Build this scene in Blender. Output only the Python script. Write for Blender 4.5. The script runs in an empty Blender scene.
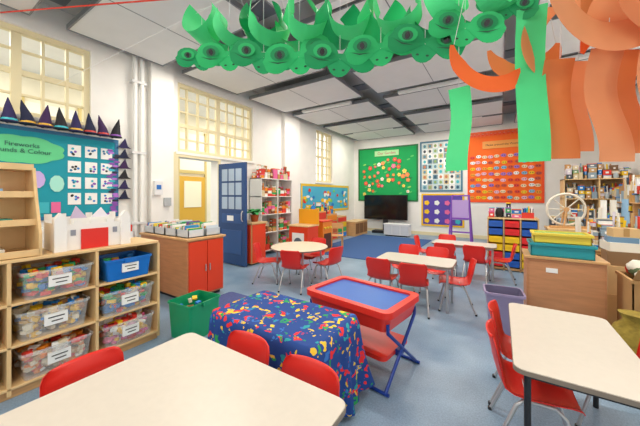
import bpy, bmesh, math, random
from mathutils import Vector, Matrix
R=random.Random(7)
pi=math.pi
def lin(h):
    h=h.lstrip('#'); c=[int(h[i:i+2],16)/255 for i in (0,2,4)]
    return tuple((x/12.92 if x<=.04045 else ((x+.055)/1.055)**2.4) for x in c)+(1,)
MATS={}
def mat(name,hexc,rough=.5,metal=0,noise=0,scale=8,bump=0,spec=.5,stretch=None):
    if name in MATS: return MATS[name]
    m=bpy.data.materials.new(name); m.use_nodes=True; nt=m.node_tree; b=nt.nodes['Principled BSDF']
    c=lin(hexc); b.inputs['Base Color'].default_value=c; b.inputs['Roughness'].default_value=rough; b.inputs['Metallic'].default_value=metal
    b.inputs['Specular IOR Level'].default_value=spec
    if noise or bump:
        tc=nt.nodes.new('ShaderNodeTexCoord'); mp=nt.nodes.new('ShaderNodeMapping'); n=nt.nodes.new('ShaderNodeTexNoise')
        n.inputs['Scale'].default_value=scale; n.inputs['Detail'].default_value=5
        if stretch: mp.inputs['Scale'].default_value=stretch
        nt.links.new(tc.outputs['Object'],mp.inputs['Vector']); nt.links.new(mp.outputs['Vector'],n.inputs['Vector'])
        if noise:
            r=nt.nodes.new('ShaderNodeValToRGB')
            r.color_ramp.elements[0].color=tuple(x*(1-noise) for x in c[:3])+(1,); r.color_ramp.elements[1].color=tuple(min(1,x*(1+noise)) for x in c[:3])+(1,)
            r.color_ramp.elements[0].position=.3; r.color_ramp.elements[1].position=.7
            nt.links.new(n.outputs['Fac'],r.inputs['Fac']); nt.links.new(r.outputs['Color'],b.inputs['Base Color'])
        if bump:
            bp=nt.nodes.new('ShaderNodeBump'); bp.inputs['Strength'].default_value=bump; bp.inputs['Distance'].default_value=.01
            nt.links.new(n.outputs['Fac'],bp.inputs['Height']); nt.links.new(bp.outputs['Normal'],b.inputs['Normal'])
    MATS[name]=m; return m
def C(h,rough=.5): return mat('paint_'+h+('' if rough==.5 else str(rough)),h,rough)
white=mat('wall_white','#f5f3ee',.7,noise=.03,scale=3,bump=.05)
cream=mat('cream_paint','#e8dcb4',.5)
cream2=mat('corridor_cream','#efe8d2',.7,noise=.04,scale=2)
wood=mat('beech_wood','#d6a670',.45,noise=.12,scale=5,stretch=(1,1,9))
woodl=mat('pale_wood','#e4c08a',.45,noise=.08,scale=5,stretch=(9,1,1))
woodr=mat('cabinet_wood','#c48a60',.45,noise=.1,scale=4,stretch=(1,1,8))
lam=mat('table_laminate','#cdc4b8',.35,noise=.02,scale=30)
edge=mat('table_edge','#85796d',.5)
steel=mat('grey_steel','#b9bbbf',.3,metal=.5)
dark=mat('dark_steel','#2b2c30',.4,metal=.3)
red=mat('red_plastic','#de2a20',.35)
redp=mat('red_panel','#e6421f',.4,noise=.03,scale=2)
bluep=mat('blue_plastic','#1570c8',.35)
black=mat('black_plastic','#0b0c0f',.25)
green=mat('green_plastic','#0f9a68',.35)
def papermat(name,h):
    m=mat(name,h,.6,noise=.05,scale=6); nt=m.node_tree; b=nt.nodes['Principled BSDF']; o=nt.nodes['Material Output']
    t=nt.nodes.new('ShaderNodeBsdfTranslucent'); t.inputs[0].default_value=lin(h); mx=nt.nodes.new('ShaderNodeMixShader'); mx.inputs[0].default_value=.25
    nt.links.new(b.outputs[0],mx.inputs[1]); nt.links.new(t.outputs[0],mx.inputs[2]); nt.links.new(mx.outputs[0],o.inputs['Surface']); return m
gpaper=papermat('green_paper','#4fdc8c')
gpaper2=papermat('dark_green_paper','#169c5e')
gpaper3=papermat('mid_green_paper','#2abf70')
opaper=papermat('orange_paper','#f96f30')
opaper2=papermat('tan_paper','#ec9a68')
opaper3=papermat('brown_paper','#dc7f45')
wpaper=mat('white_card','#f4f4f2',.7)
PAL=['#e23a2a','#f5c518','#1f7fd0','#2aa65a','#f28c1e','#8a4fb0','#f4f4f0','#e86aa0','#39b7c6','#222222']
MUT=['#e9e4d8','#d8c8a4','#b9c7cf','#8fa6b8','#f4f4f0','#c89858','#e23a2a','#1f7fd0','#6a7c8c','#f2c81e','#7aa36a','#eef0f2','#7a5a3c','#a8552a','#d8d0e0','#3a4a5a','#c49a66','#b98a58']
def clearmat():
    m=bpy.data.materials.new('clear_plastic'); m.use_nodes=True; nt=m.node_tree; b=nt.nodes['Principled BSDF']
    b.inputs['Base Color'].default_value=(.85,.9,.93,1); b.inputs['Roughness'].default_value=.2
    t=nt.nodes.new('ShaderNodeBsdfTransparent'); mx=nt.nodes.new('ShaderNodeMixShader'); mx.inputs[0].default_value=.24
    o=nt.nodes['Material Output']
    nt.links.new(t.outputs[0],mx.inputs[1]); nt.links.new(b.outputs[0],mx.inputs[2]); nt.links.new(mx.outputs[0],o.inputs['Surface'])
    return m
clear=clearmat()

class B:
    def __init__(s,name): s.name=name; s.v=[]; s.f=[]; s.fm=[]; s.sm=[]; s.mats=[]; s.M=Matrix.Identity(4)
    def mi(s,m):
        if m not in s.mats: s.mats.append(m)
        return s.mats.index(m)
    def add(s,vs,fs,m,smooth=False):
        o=len(s.v); s.v+= [s.M@Vector(p) for p in vs]; k=s.mi(m)
        for f in fs: s.f.append([o+i for i in f]); s.fm.append(k); s.sm.append(smooth)
    def box(s,x0,x1,y0,y1,z0,z1,m,rz=0,tilt=0):
        vs=[(x,y,z) for z in (z0,z1) for y in (y0,y1) for x in (x0,x1)]
        if rz or tilt:
            c=Vector(((x0+x1)/2,(y0+y1)/2,(z0+z1)/2)); T=Matrix.Rotation(rz,3,'Z')@Matrix.Rotation(tilt,3,'X')
            vs=[tuple(c+T@(Vector(p)-c)) for p in vs]
        s.add(vs,[(0,2,3,1),(4,5,7,6),(0,1,5,4),(2,6,7,3),(0,4,6,2),(1,3,7,5)],m)
    def prism(s,pts,d,m):
        n=len(pts); d=Vector(d); vs=[Vector(p) for p in pts]+[Vector(p)+d for p in pts]
        fs=[list(range(n))[::-1],list(range(n,2*n))]+[(i,(i+1)%n,n+(i+1)%n,n+i) for i in range(n)]
        s.add(vs,fs,m,False)
    def disc(s,c,u,v,ru,rv,m,n=12,a0=0,a1=2*pi,th=0):
        c=Vector(c);u=Vector(u);v=Vector(v)
        full=abs(a1-a0-2*pi)<1e-6
        pts=[c+u*ru*math.cos(a0+(a1-a0)*i/(n if full else n-1))+v*rv*math.sin(a0+(a1-a0)*i/(n if full else n-1)) for i in range(n)]
        if th: s.prism(pts,u.cross(v)*th,m)
        else: s.add(pts,[list(range(n))],m)
    def tube(s,path,r,m,n=8,closed=False,radii=None):
        P=[Vector(p) for p in path]; k=len(P); vs=[];fs=[]
        up=None
        for i,p in enumerate(P):
            a=P[max(i-1,0)];b=P[min(i+1,k-1)]
            if closed: a=P[i-1]; b=P[(i+1)%k]
            t=(b-a).normalized()
            if up is None: up=t.orthogonal().normalized()
            else: up=(up-t*up.dot(t)).normalized()
            w=t.cross(up); rr=radii[i] if radii else r
            for j in range(n):
                an=2*pi*j/n; vs.append(p+(up*math.cos(an)+w*math.sin(an))*rr)
        rng=k if closed else k-1
        for i in range(rng):
            i2=(i+1)%k
            for j in range(n): fs.append((i*n+j,i*n+(j+1)%n,i2*n+(j+1)%n,i2*n+j))
        s.add(vs,fs,m,True)
        if not closed:
            s.add(vs[:n],[list(range(n))[::-1]],m); s.add(vs[-n:],[list(range(n))],m)
    def lathe(s,c,prof,m,n=20,cap=True,wob=0,seed=0):
        vs=[];fs=[]
        for r,z in prof:
            for j in range(n):
                k=1+wob*math.sin(j*2*pi/n*3+seed+z*9)+wob*.6*math.sin(j*2*pi/n*5+seed*2)
                vs.append((c[0]+r*k*math.cos(2*pi*j/n),c[1]+r*k*math.sin(2*pi*j/n),c[2]+z))
        for i in range(len(prof)-1):
            for j in range(n): fs.append((i*n+j,i*n+(j+1)%n,(i+1)*n+(j+1)%n,(i+1)*n+j))
        s.add(vs,fs,m,True)
        if cap:
            s.add(vs[:n],[list(range(n))[::-1]],m); s.add(vs[-n:],[list(range(n))],m)
    def ribbon(s,path,w,m):
        w=Vector(w); vs=[];fs=[]
        for p in path: vs+= [Vector(p)-w/2,Vector(p)+w/2]
        for i in range(len(path)-1): fs.append((2*i,2*i+1,2*i+3,2*i+2))
        s.add(vs,fs,m,True)
    def mesh(s):
        me=bpy.data.meshes.new(s.name); me.from_pydata([tuple(v) for v in s.v],[],s.f)
        for m in s.mats: me.materials.append(m)
        me.polygons.foreach_set('material_index',s.fm); me.polygons.foreach_set('use_smooth',s.sm); me.update(); return me
    def done(s,loc=(0,0,0),rz=0,bevel=0,parent=None):
        me=s.mesh(); o=bpy.data.objects.new(s.name,me); bpy.context.collection.objects.link(o)
        o.location=loc; o.rotation_euler=(0,0,rz)
        if bevel:
            b=o.modifiers.new('bevel','BEVEL'); b.width=bevel; b.segments=2; b.limit_method='ANGLE'; b.angle_limit=math.radians(50)
        if parent: o.parent=parent
        return o
def inst(o,name,loc,rz=0):
    n=bpy.data.objects.new(name,o.data); bpy.context.collection.objects.link(n); n.location=loc; n.rotation_euler=(0,0,rz)
    return n
def rrect(x0,x1,y0,y1,r,z,n=6):
    pts=[]
    for cx,cy,a in ((x1-r,y1-r,0),(x0+r,y1-r,pi/2),(x0+r,y0+r,pi),(x1-r,y0+r,3*pi/2)):
        for i in range(n+1):
            t=a+pi/2*i/n; pts.append((cx+r*math.cos(t),cy+r*math.sin(t),z))
    return pts
def text(body,loc,rot,size,m,parent,depth=.002):
    cu=bpy.data.curves.new('lettering','FONT'); cu.body=body; cu.size=size; cu.extrude=depth; cu.align_x='CENTER'; cu.align_y='CENTER'
    t=bpy.data.objects.new('lettering',cu); bpy.context.collection.objects.link(t)
    dg=bpy.context.evaluated_depsgraph_get(); me=bpy.data.meshes.new_from_object(t.evaluated_get(dg)); bpy.data.objects.remove(t)
    o=bpy.data.objects.new('lettering',me); me.materials.clear(); me.materials.append(m); bpy.context.collection.objects.link(o)
    o.location=loc; o.rotation_euler=rot; o.parent=parent; return o
LX=-5.3; BY=11.0; RX=2.5; NY=-2.6; CZ=4.15
# ---------- room ----------
def wall(name,axis,c0,c1,u0,u1,z0,z1,holes,m):
    b=B(name); us=sorted({u0,u1,*[h[0] for h in holes],*[h[1] for h in holes]}); zs=sorted({z0,z1,*[h[2] for h in holes],*[h[3] for h in holes]})
    for i in range(len(us)-1):
        for j in range(len(zs)-1):
            uc=(us[i]+us[i+1])/2; zc=(zs[j]+zs[j+1])/2
            if any(h[0]<uc<h[1] and h[2]<zc<h[3] for h in holes): continue
            if axis=='X': b.box(c0,c1,us[i],us[i+1],zs[j],zs[j+1],m)
            else: b.box(us[i],us[i+1],c0,c1,zs[j],zs[j+1],m)
    return b.done()
H1=(-1.4,1.72,2.55,3.72); H2=(3.1,5.08,2.35,3.72); HD=(3.1,4.02,0,2.25); H3=(8.0,9.1,1.95,3.75)
wall('wall_left','X',LX-.25,LX,NY,BY,0,CZ,[H1,H2,HD,H3],white)
wall('wall_back','Y',BY,BY+.2,LX-.25,RX+.2,0,CZ,[],white)
wall('wall_right','X',RX,RX+.2,NY,BY,0,CZ,[(-2,0,.9,3.7),(.8,2.8,.9,3.7),(3.6,5.6,.9,3.7)],white)
wall('wall_near','Y',NY-.2,NY,LX-.25,RX+.2,0,CZ,[(-4.8,-2.8,.9,3.8),(-2.3,-.3,.9,3.8),(.2,2.2,.9,3.8)],white)
def floormat():
    m=bpy.data.materials.new('vinyl_floor'); m.use_nodes=True; nt=m.node_tree; b=nt.nodes['Principled BSDF']
    tc=nt.nodes.new('ShaderNodeTexCoord'); n=nt.nodes.new('ShaderNodeTexNoise'); n.inputs['Scale'].default_value=1.6; n.inputs['Detail'].default_value=8
    r=nt.nodes.new('ShaderNodeValToRGB'); r.color_ramp.elements[0].color=lin('#6f8ba6'); r.color_ramp.elements[1].color=lin('#90a8be'); r.color_ramp.elements[0].position=.3; r.color_ramp.elements[1].position=.7
    n2=nt.nodes.new('ShaderNodeTexNoise'); n2.inputs['Scale'].default_value=90; mx=nt.nodes.new('ShaderNodeMix'); mx.data_type='RGBA'; mx.blend_type='OVERLAY'; mx.inputs[0].default_value=.4
    nt.links.new(tc.outputs['Object'],n.inputs['Vector']); nt.links.new(tc.outputs['Object'],n2.inputs['Vector'])
    nt.links.new(n.outputs['Fac'],r.inputs['Fac']); nt.links.new(r.outputs['Color'],mx.inputs[6]); nt.links.new(n2.outputs['Fac'],mx.inputs[7]); nt.links.new(mx.outputs[2],b.inputs['Base Color'])
    b.inputs['Roughness'].default_value=.36
    return m
b=B('floor'); b.box(LX-3.3,RX+.2,NY-.2,BY+.2,-.1,0,floormat()); b.done()
ceilm=mat('ceiling_grey','#bcbfc1',.7,noise=.03,scale=2)
b=B('ceiling'); b.box(LX-.25,RX+.2,NY-.2,BY+.2,CZ,CZ+.1,ceilm); b.done()
b=B('wall_corridor'); b.box(LX-3.3,LX-3.2,NY,BY,0,CZ,cream2)
for y in (-1.2,0.2,1.6,3.3,5.0,7,8.6,10): 
    b.box(LX-3.2,LX-3.17,y,y+.9,2.3,3.5,C('#f3f2e4')); b.box(LX-3.2,LX-3.14,y-.06,y,0,3.6,C('#cdb878')); b.box(LX-3.2,LX-3.14,y+.9,y+.96,0,3.6,C('#cdb878'))
    b.box(LX-3.2,LX-3.14,y,y+.9,2.2,2.3,C('#cdb878')); b.box(LX-3.2,LX-3.15,y,y+.9,0,2.1,C('#d8a838'))
    b.box(LX-3.15,LX-3.13,y+.15,y+.75,1.1,1.95,C('#f0ead0'))
b.done()
b=B('ceiling_corridor'); b.box(LX-3.3,LX-.25,NY,BY,CZ,CZ+.1,white); b.done()
def window(name,x,h,cols,rows,big):
    y0,y1,z0,z1=h; b=B(name)
    fr=.07
    b.box(x-.14,x-.05,y0,y0+fr,z0,z1,cream);b.box(x-.14,x-.05,y1-fr,y1,z0,z1,cream)
    b.box(x-.14,x-.05,y0+fr,y1-fr,z0,z0+fr,cream);b.box(x-.14,x-.05,y0+fr,y1-fr,z1-fr,z1,cream)
    for i in range(1,cols):
        w=.05 if i%big==0 else .016; y=y0+(y1-y0)*i/cols; b.box(x-.13,x-.07,y-w,y+w,z0+fr,z1-fr,cream)
    for j in range(1,rows):
        w=.016 if j!=rows//2 else .035; z=z0+(z1-z0)*j/rows; b.box(x-.12,x-.08,y0+fr,y1-fr,z-w,z+w,cream)
    b.box(x,x+.04,y0-.05,y1+.05,z0-.05,z0,white)
    return b.done()
window('window_1',LX,H1,12,4,3); window('window_2',LX,H2,8,5,4); window('window_3',LX,H3,4,6,2)
for k,(y0,y1) in enumerate(((-2,0),(.8,2.8),(3.6,5.6))):
    b=B('window_%d'%(4+k))  # unseen right-wall windows, added with their openings to give daylight
    for i in range(4): b.box(RX+.05,RX+.12,y0+i*(y1-y0-.06)/3,y0+i*(y1-y0-.06)/3+.06,.9,3.7,cream)
    for z in (.9,1.8,2.7,3.64): b.box(RX+.06,RX+.11,y0,y1,z,z+.06,cream)
    b.done()
for k,(x0,x1) in enumerate(((-4.8,-2.8),(-2.3,-.3),(.2,2.2))):
    b=B('window_%d'%(7+k))  # windows behind the camera, added so sky light floods the room
    for i in range(4): b.box(x0+i*(x1-x0-.06)/3,x0+i*(x1-x0-.06)/3+.06,NY-.12,NY-.05,.9,3.8,cream)
    for z in (.9,1.8,2.7,3.74): b.box(x0,x1,NY-.11,NY-.06,z,z+.06,cream)
    b.done()
b=B('trim_1')
b.box(LX,LX+.03,3.0,3.1,0,2.33,cream); b.box(LX,LX+.03,4.02,4.08,0,2.33,cream); b.box(LX,LX+.03,3.1,4.02,2.25,2.33,cream); b.done()
navy=mat('navy_paint','#22487f',.4)
b=B('door_1')
b.box(0,.86,-.022,.022,.02,2.18,navy)
for (z0,z1) in ((.25,.75),(.9,1.1)): b.box(.12,.74,-.03,.03,z0,z1,mat('navy_panel','#2b5592',.4))
glassb=mat('door_glass','#a9bdd4',.1)
for i in range(3):
    for j in range(3): b.box(.12+i*.22,.3+i*.22,-.027,.027,1.2+j*.3,1.46+j*.3,glassb)
b.tube([(.8,-.05,.95),(.8,-.08,1.0),(.8,-.08,1.12),(.8,-.05,1.17)],.012,steel)
b.box(.3,.5,-.034,-.03,.95,1.06,wpaper)
b.done(loc=(LX+.035,4.04,0))
b=B('baseboard_left'); b.box(LX,LX+.02,4.1,BY,0,.12,cream); b.box(LX,LX+.02,NY,3.0,0,.12,cream); b.done()
b=B('baseboard_back'); b.box(LX+.02,RX,BY-.02,BY,0,.12,cream); b.done()
b=B('heating_pipe')
for dy in (0,.11): b.tube([(LX+.09,2.3+dy,.0),(LX+.09,2.3+dy,CZ)],.035,C('#f2f2ef'),12)
for z in (1,2.2,3.4): b.box(LX+.001,LX+.13,2.24,2.47,z,z+.04,C('#dddddd'))
b.done()
b=B('trim_2'); b.box(LX,LX+.12,2.55,2.95,0,CZ,white); b.done()
b=B('trim_3'); b.box(LX,LX+.12,6.2,6.9,0,CZ,white); b.done()
b=B('electrical_switch_box'); b.box(LX+.121,LX+.18,2.58,2.72,1.5,1.75,C('#e8e8e8')); b.box(LX+.121,LX+.17,2.76,2.88,1.3,1.45,C('#b0b4b8')); b.box(LX+.18,LX+.185,2.61,2.69,1.6,1.68,C('#2b6fc0')); b.done()
raft=mat('acoustic_panel','#e9e9e8',.8,noise=.02,scale=3); rd=mat('slate_panel','#737b83',.8); trimd=mat('raft_trim','#85898e',.5,metal=.3)
for yi,y in enumerate([-2.0,-.3,1.4,3.1,4.8,6.5,8.2,9.65]):
    for xi,(x0,x1) in enumerate(((-5.1,-2.75),(-2.35,.05),(.4,2.4))):
        b=B('ceiling_acoustic_panel'); m=raft
        z=3.83
        b.box(x0,x1,y,y+1.3,z,z+.05,m); b.box(x0-.02,x1+.02,y-.02,y,z-.01,z+.06,trimd); b.box(x0-.02,x1+.02,y+1.3,y+1.32,z-.01,z+.06,trimd)
        b.box(x0-.02,x0,y,y+1.3,z-.01,z+.06,trimd); b.box(x1,x1+.02,y,y+1.3,z-.01,z+.06,trimd)
        b.box((x0+x1)/2-.006,(x0+x1)/2+.006,y,y+1.3,z-.003,z,trimd)
        for xx in (x0+.3,x1-.3):
            for yy in (y+.2,y+1.1): b.tube([(xx,yy,z+.05),(xx,yy,CZ)],.008,trimd,6)
        b.done()
    if y<9: b=B('ceiling_slate_strip'); b.box(-5.1,2.4,y+1.35,y+1.66,CZ-.03,CZ,rd); b.done()
LP=[(-3.9,-.45),(-1.2,-.45),(-3.9,2.95),(-1.2,2.95),(-3.9,6.35),(-1.2,6.35),(1.4,2.95),(1.4,6.35),(-3.9,9.58),(-1.2,9.58)]
for (x,y) in LP:
    b=B('fluorescent_ceiling_light'); b.box(x-.75,x+.75,y-.055,y+.055,3.8,3.86,C('#f4f4f4'))
    for dx in (-.6,.6): b.tube([(x+dx,y,3.86),(x+dx,y,CZ)],.008,steel,6)
    ob=b.done()
    l=bpy.data.lights.new('lamp','AREA'); l.shape='RECTANGLE'; l.size=1.45; l.size_y=.1; l.energy=46; l.color=(1,.93,.82)
    o=bpy.data.objects.new('lamp_tube',l); bpy.context.collection.objects.link(o); o.location=(x,y,3.79); o.parent=ob
for y in (0.5,3.5,6.5,9.5):  # fill lights without fixtures, added to brighten the corridor
    l=bpy.data.lights.new('corridor_lamp','AREA'); l.size=1; l.energy=52; l.color=(1,.95,.85)
    o=bpy.data.objects.new('corridor_lamp',l); bpy.context.collection.objects.link(o); o.location=(LX-1.8,y,4.1)

b=B('blue_carpet'); b.prism(rrect(-4.35,-1.9,6.0,9.8,.05,0),(0,0,.012),mat('blue_rug','#375b92',.95,noise=.12,scale=60,bump=.4)); b.done()
b=B('reading_corner_rug'); b.prism(rrect(-3.5,-2.6,2.05,2.9,.05,0),(0,0,.01),mat('navy_rug','#4c588c',.95,noise=.15,scale=60,bump=.3)); b.done()

# ---------- chair ----------
def chair_mesh():
    b=B('classroom_chair')
    prof=[(.20,.325,.30),(.185,.35,.34),(.14,.358,.36),(.06,.35,.37),(-.04,.342,.37),(-.11,.345,.36),(-.155,.365,.345),(-.18,.41,.32),(-.195,.46,.31),(-.205,.50,.33),(-.215,.56,.345),(-.225,.61,.34),(-.235,.64,.315),(-.24,.655,.27)]
    n=12; vs=[];fs=[]
    L=len(prof)
    for side in (0,1):
        for i,(y,z,w) in enumerate(prof):
            for j in range(n+1):
                u=-1+2*j/n; k=.025*abs(u)**2.5
                if i<6: off=Vector((0,0,k))
                else:
                    f=(i-5)/3 if i<8 else 1
                    off=Vector((0,k*1.3*f,k*(1-f)))
                p=Vector((u*w/2,y,z))+off
                if side: p=p-Vector((0,0,.008)) if i<6 else p-Vector((0,.009,0))
                vs.append(p)
    o=L*(n+1)
    for i in range(L-1):
        for j in range(n):
            q=(i*(n+1)+j,i*(n+1)+j+1,(i+1)*(n+1)+j+1,(i+1)*(n+1)+j)
            fs.append(q); fs.append(tuple(o+x for x in q[::-1]))
    for i in range(L-1):
        for j in (0,n):
            fs.append((i*(n+1)+j,(i+1)*(n+1)+j,o+(i+1)*(n+1)+j,o+i*(n+1)+j))
    for i in (0,L-1):
        for j in range(n):
            fs.append((i*(n+1)+j,i*(n+1)+j+1,o+i*(n+1)+j+1,o+i*(n+1)+j))
    b.add(vs,fs,red,True)
    r=.011
    for s in (-1,1):
        b.tube([(s*.185,.20,.0),(s*.165,.12,.30),(s*.15,.08,.335),(s*.15,-.06,.335),(s*.165,-.1,.30),(s*.185,-.22,.0)],r,steel,8)
        b.lathe((s*.185,.20,0),[(.014,0),(.014,.02)],dark,8); b.lathe((s*.185,-.22,0),[(.014,0),(.014,.02)],dark,8)
    b.tube([(-.15,.06,.333),(.15,.06,.333)],r,steel); b.tube([(-.15,-.05,.333),(.15,-.05,.333)],r,steel)
    return b
N_,S_,E_,W_=pi/2,-pi/2,0,pi
ch=chair_mesh().done(loc=(-1.26,.97,0),rz=pi)
def chair(x,y,face): return inst(ch,'classroom_chair',(x,y,0),face-pi/2)
chair(-.80,.95,S_); chair(-1.60,.56,E_)
chair(.17,2.12,E_+.05); chair(.17,2.52,E_-.05); chair(.62,2.6,W_)
chair(-1.39,3.80,N_); chair(-.95,3.74,N_+.2); chair(-.5,4.1,W_+.2); chair(-1.3,4.62,S_); chair(-.85,4.62,S_)
chair(-.85,5.55,N_+.1); chair(-.35,5.55,N_-.1); chair(-.95,6.3,S_); chair(-.0,5.85,W_); chair(-1.25,5.95,E_)
chair(-2.75,3.55,N_+.25); chair(-3.40,3.62,.5); chair(-2.45,4.05,W_-.2); chair(-3.0,4.42,S_)

def table(x0,x1,y0,y1,h=.6,r=.05,legm=dark,name='classroom_table'):
    cx,cy=(x0+x1)/2,(y0+y1)/2; b=B(name); hx,hy=(x1-x0)/2,(y1-y0)/2
    b.prism(rrect(-hx,hx,-hy,hy,r,h-.004),(0,0,.004),lam); b.prism(rrect(-hx-.003,hx+.003,-hy-.003,hy+.003,r,h-.026),(0,0,.022),edge)
    q=.06
    for sx in (-1,1):
        for sy in (-1,1): b.tube([(sx*(hx-q),sy*(hy-q),0),(sx*(hx-q),sy*(hy-q),h-.027)],.016,legm,10)
        b.box(sx*(hx-q)-.012,sx*(hx-q)+.012,-hy+q,hy-q,h-.06,h-.027,legm)
    for sy in (-1,1): b.box(-hx+q,hx-q,sy*(hy-q)-.012,sy*(hy-q)+.012,h-.06,h-.027,legm)
    return b.done(loc=(cx,cy,0))
table(-1.68,-.54,.02,1.07,.62)
table(.06,.63,1.74,2.78,.62,.05)
table(-1.5,-.5,3.78,4.33,.6,.08,steel)
table(-1.1,-.05,5.6,6.1,.6,.08,steel)
b=B('round_table'); b.lathe((0,0,.575),[(.49,0),(.5,.01),(.5,.022)],edge,40); b.lathe((0,0,.597),[(.497,0),(.49,.006)],mat('round_top','#ddd0b8',.35),40)
for i in range(4):
    a=pi/4+i*pi/2; b.tube([(.40*math.cos(a),.40*math.sin(a),0),(.38*math.cos(a),.38*math.sin(a),.575)],.015,steel)
b.done(loc=(-2.97,3.95,0))

# ---------- fabric covered table ----------
def clothmat():
    m=bpy.data.materials.new('patterned_fabric'); m.use_nodes=True; nt=m.node_tree; b=nt.nodes['Principled BSDF']; b.inputs['Roughness'].default_value=.8
    tc=nt.nodes.new('ShaderNodeTexCoord'); n=nt.nodes.new('ShaderNodeTexNoise'); n.inputs['Scale'].default_value=18; n.inputs['Detail'].default_value=1.5
    add=nt.nodes.new('ShaderNodeMix'); add.data_type='RGBA'; add.blend_type='LINEAR_LIGHT'; add.inputs[0].default_value=.07
    nt.links.new(tc.outputs['Object'],add.inputs[6]); nt.links.new(tc.outputs['Object'],n.inputs['Vector']); nt.links.new(n.outputs['Color'],add.inputs[7])
    last=None
    bgc='#13408c'
    for k,(sc,off,thr) in enumerate(((13,0,.36),(15,3.3,.27))):
        mp=nt.nodes.new('ShaderNodeMapping'); mp.inputs['Location'].default_value=(off,off,off); nt.links.new(add.outputs[2],mp.inputs['Vector'])
        v=nt.nodes.new('ShaderNodeTexVoronoi'); v.inputs['Scale'].default_value=sc; nt.links.new(mp.outputs[0],v.inputs['Vector'])
        sep=nt.nodes.new('ShaderNodeSeparateColor'); nt.links.new(v.outputs['Color'],sep.inputs[0])
        r=nt.nodes.new('ShaderNodeValToRGB'); r.color_ramp.interpolation='CONSTANT'
        cols=['#e0262c','#1f9c50','#e8c02c','#e0262c','#1f98a0','#e8c02c','#e0262c'] if k==0 else ['#1f9850','#2f6fc0',bgc,'#e0c040']
        els=r.color_ramp.elements; els[0].color=lin(cols[0]); els[0].position=0; els[1].color=lin(cols[1]); els[1].position=1/len(cols)
        for i in range(2,len(cols)): e=els.new(i/len(cols)); e.color=lin(cols[i])
        nt.links.new(sep.outputs[0],r.inputs[0])
        lt=nt.nodes.new('ShaderNodeMath'); lt.operation='LESS_THAN'; lt.inputs[1].default_value=thr; nt.links.new(v.outputs['Distance'],lt.inputs[0])
        mx=nt.nodes.new('ShaderNodeMix'); mx.data_type='RGBA'; nt.links.new(lt.outputs[0],mx.inputs[0])
        if last is None: mx.inputs[6].default_value=lin(bgc)
        else: nt.links.new(last.outputs[2],mx.inputs[6])
        nt.links.new(r.outputs[0],mx.inputs[7]); last=mx
    nt.links.new(last.outputs[2],b.inputs['Base Color'])
    return m
cloth=clothmat()
b=B('fabric_covered_table')
hx,hy,H=.50,.29,.6; N=200; rr=.04
pts=[Vector(p) for p in rrect(-hx,hx,-hy,hy,rr,0,8)]; pts.append(pts[0]); ls=[0]
for i in range(1,len(pts)): ls.append(ls[-1]+(pts[i]-pts[i-1]).length)
def at(s):
    s=s%ls[-1]
    for i in range(1,len(ls)):
        if s<=ls[i]:
            f=(s-ls[i-1])/max(1e-9,ls[i]-ls[i-1]); return pts[i-1].lerp(pts[i],f)
ring=[at(ls[-1]*i/N) for i in range(N)]
vs=[];fs=[]
for sc in (.5,.9,.985): vs+=[Vector((p.x*sc,p.y*sc,H+.004+(.003*math.sin(i*.3) if sc==.9 else 0))) for i,p in enumerate(ring)]
for k in range(1,13):
    s=k/12
    for i,p in enumerate(ring):
        d=Vector((p.x/hx*.6,p.y/hy*.6,0)); d.normalize()
        corner=min(1,max(0,(abs(p.x)/hx+abs(p.y)/hy-1.3)/.6))
        fold=.034*s*(math.sin(i*2*pi/N*13)+.6*math.sin(i*2*pi/N*29+1))+.07*corner*s
        off=.012+.02*s+fold*(.3+.7*s)
        vs.append(Vector((p.x+d.x*off,p.y+d.y*off,H-.015-(H-.10-.05*math.sin(i*2*pi/N*3))*s)))
nl=len(vs)//N
for k in range(nl-1):
    for i in range(N): fs.append((k*N+i,(k+1)*N+i,(k+1)*N+(i+1)%N,k*N+(i+1)%N))
fs.append(list(range(N)))
b.add(vs,fs,cloth,True)
b.box(-.47,.47,-.26,.26,H-.03,H-.003,woodl)
for sx in (-1,1):
    for sy in (-1,1):
        b.tube([(sx*.45,sy*.24,.06),(sx*.45,sy*.24,H-.03)],.018,steel)
        b.tube([(sx*.45-.012,sy*.24,.035),(sx*.45+.012,sy*.24,.035)],.035,dark,12)
b.done(loc=(-1.39,1.64,0),rz=-.03)
# ---------- red/blue activity tray ----------
b=B('sand_play_table')
hx,hy,H=.44,.3,.62
redt=mat('red_tray','#e03224',.3)
outer=rrect(-hx,hx,-hy,hy,.07,H); inner=rrect(-hx+.06,hx-.06,-hy+.06,hy-.06,.04,H); n=len(outer)
lowo=rrect(-hx,hx,-hy,hy,.07,H-.05)
bot=rrect(-hx+.05,hx-.05,-hy+.05,hy-.05,.05,H-.17)
inb=[(x,y,H-.018) for x,y,z in inner]
fs=[(i,(i+1)%n,n+(i+1)%n,n+i) for i in range(n)]
b.add(inner+outer,fs,redt); b.add(outer+lowo,fs,redt)
lo2=[(x*.96,y*.95,H-.05) for x,y,z in lowo]
b.add(lowo+lo2,fs,redt); b.add(lo2+bot,fs,redt); b.add(bot,[list(range(n))],redt)
b.add(inner+inb,fs,redt); b.add(inb,[list(range(n))],mat('blue_lid','#1a5cb4',.35,noise=.05,scale=3))
b.prism(rrect(-.36,.36,-.22,.22,.05,.20),(0,0,.035),redt)
bt=mat('blue_tube','#163f9c',.3)
for s in (-1,1):
    x=s*.40
    b.tube([(x,-.28,0.014),(x,.24,.45),(x,.24,H-.1)],.014,bt); b.tube([(x,.28,.014),(x,-.24,.45),(x,-.24,H-.1)],.014,bt)
for y in (-.28,.28): b.tube([(-.43,y,.014),(.43,y,.014)],.013,bt)
for s in (-1,1): b.box(min(s*.36,s*.40),max(s*.36,s*.40),-.04,.04,.19,.24,bt)
b.done(loc=(-1.07,2.36,0),rz=-.16)

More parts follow.
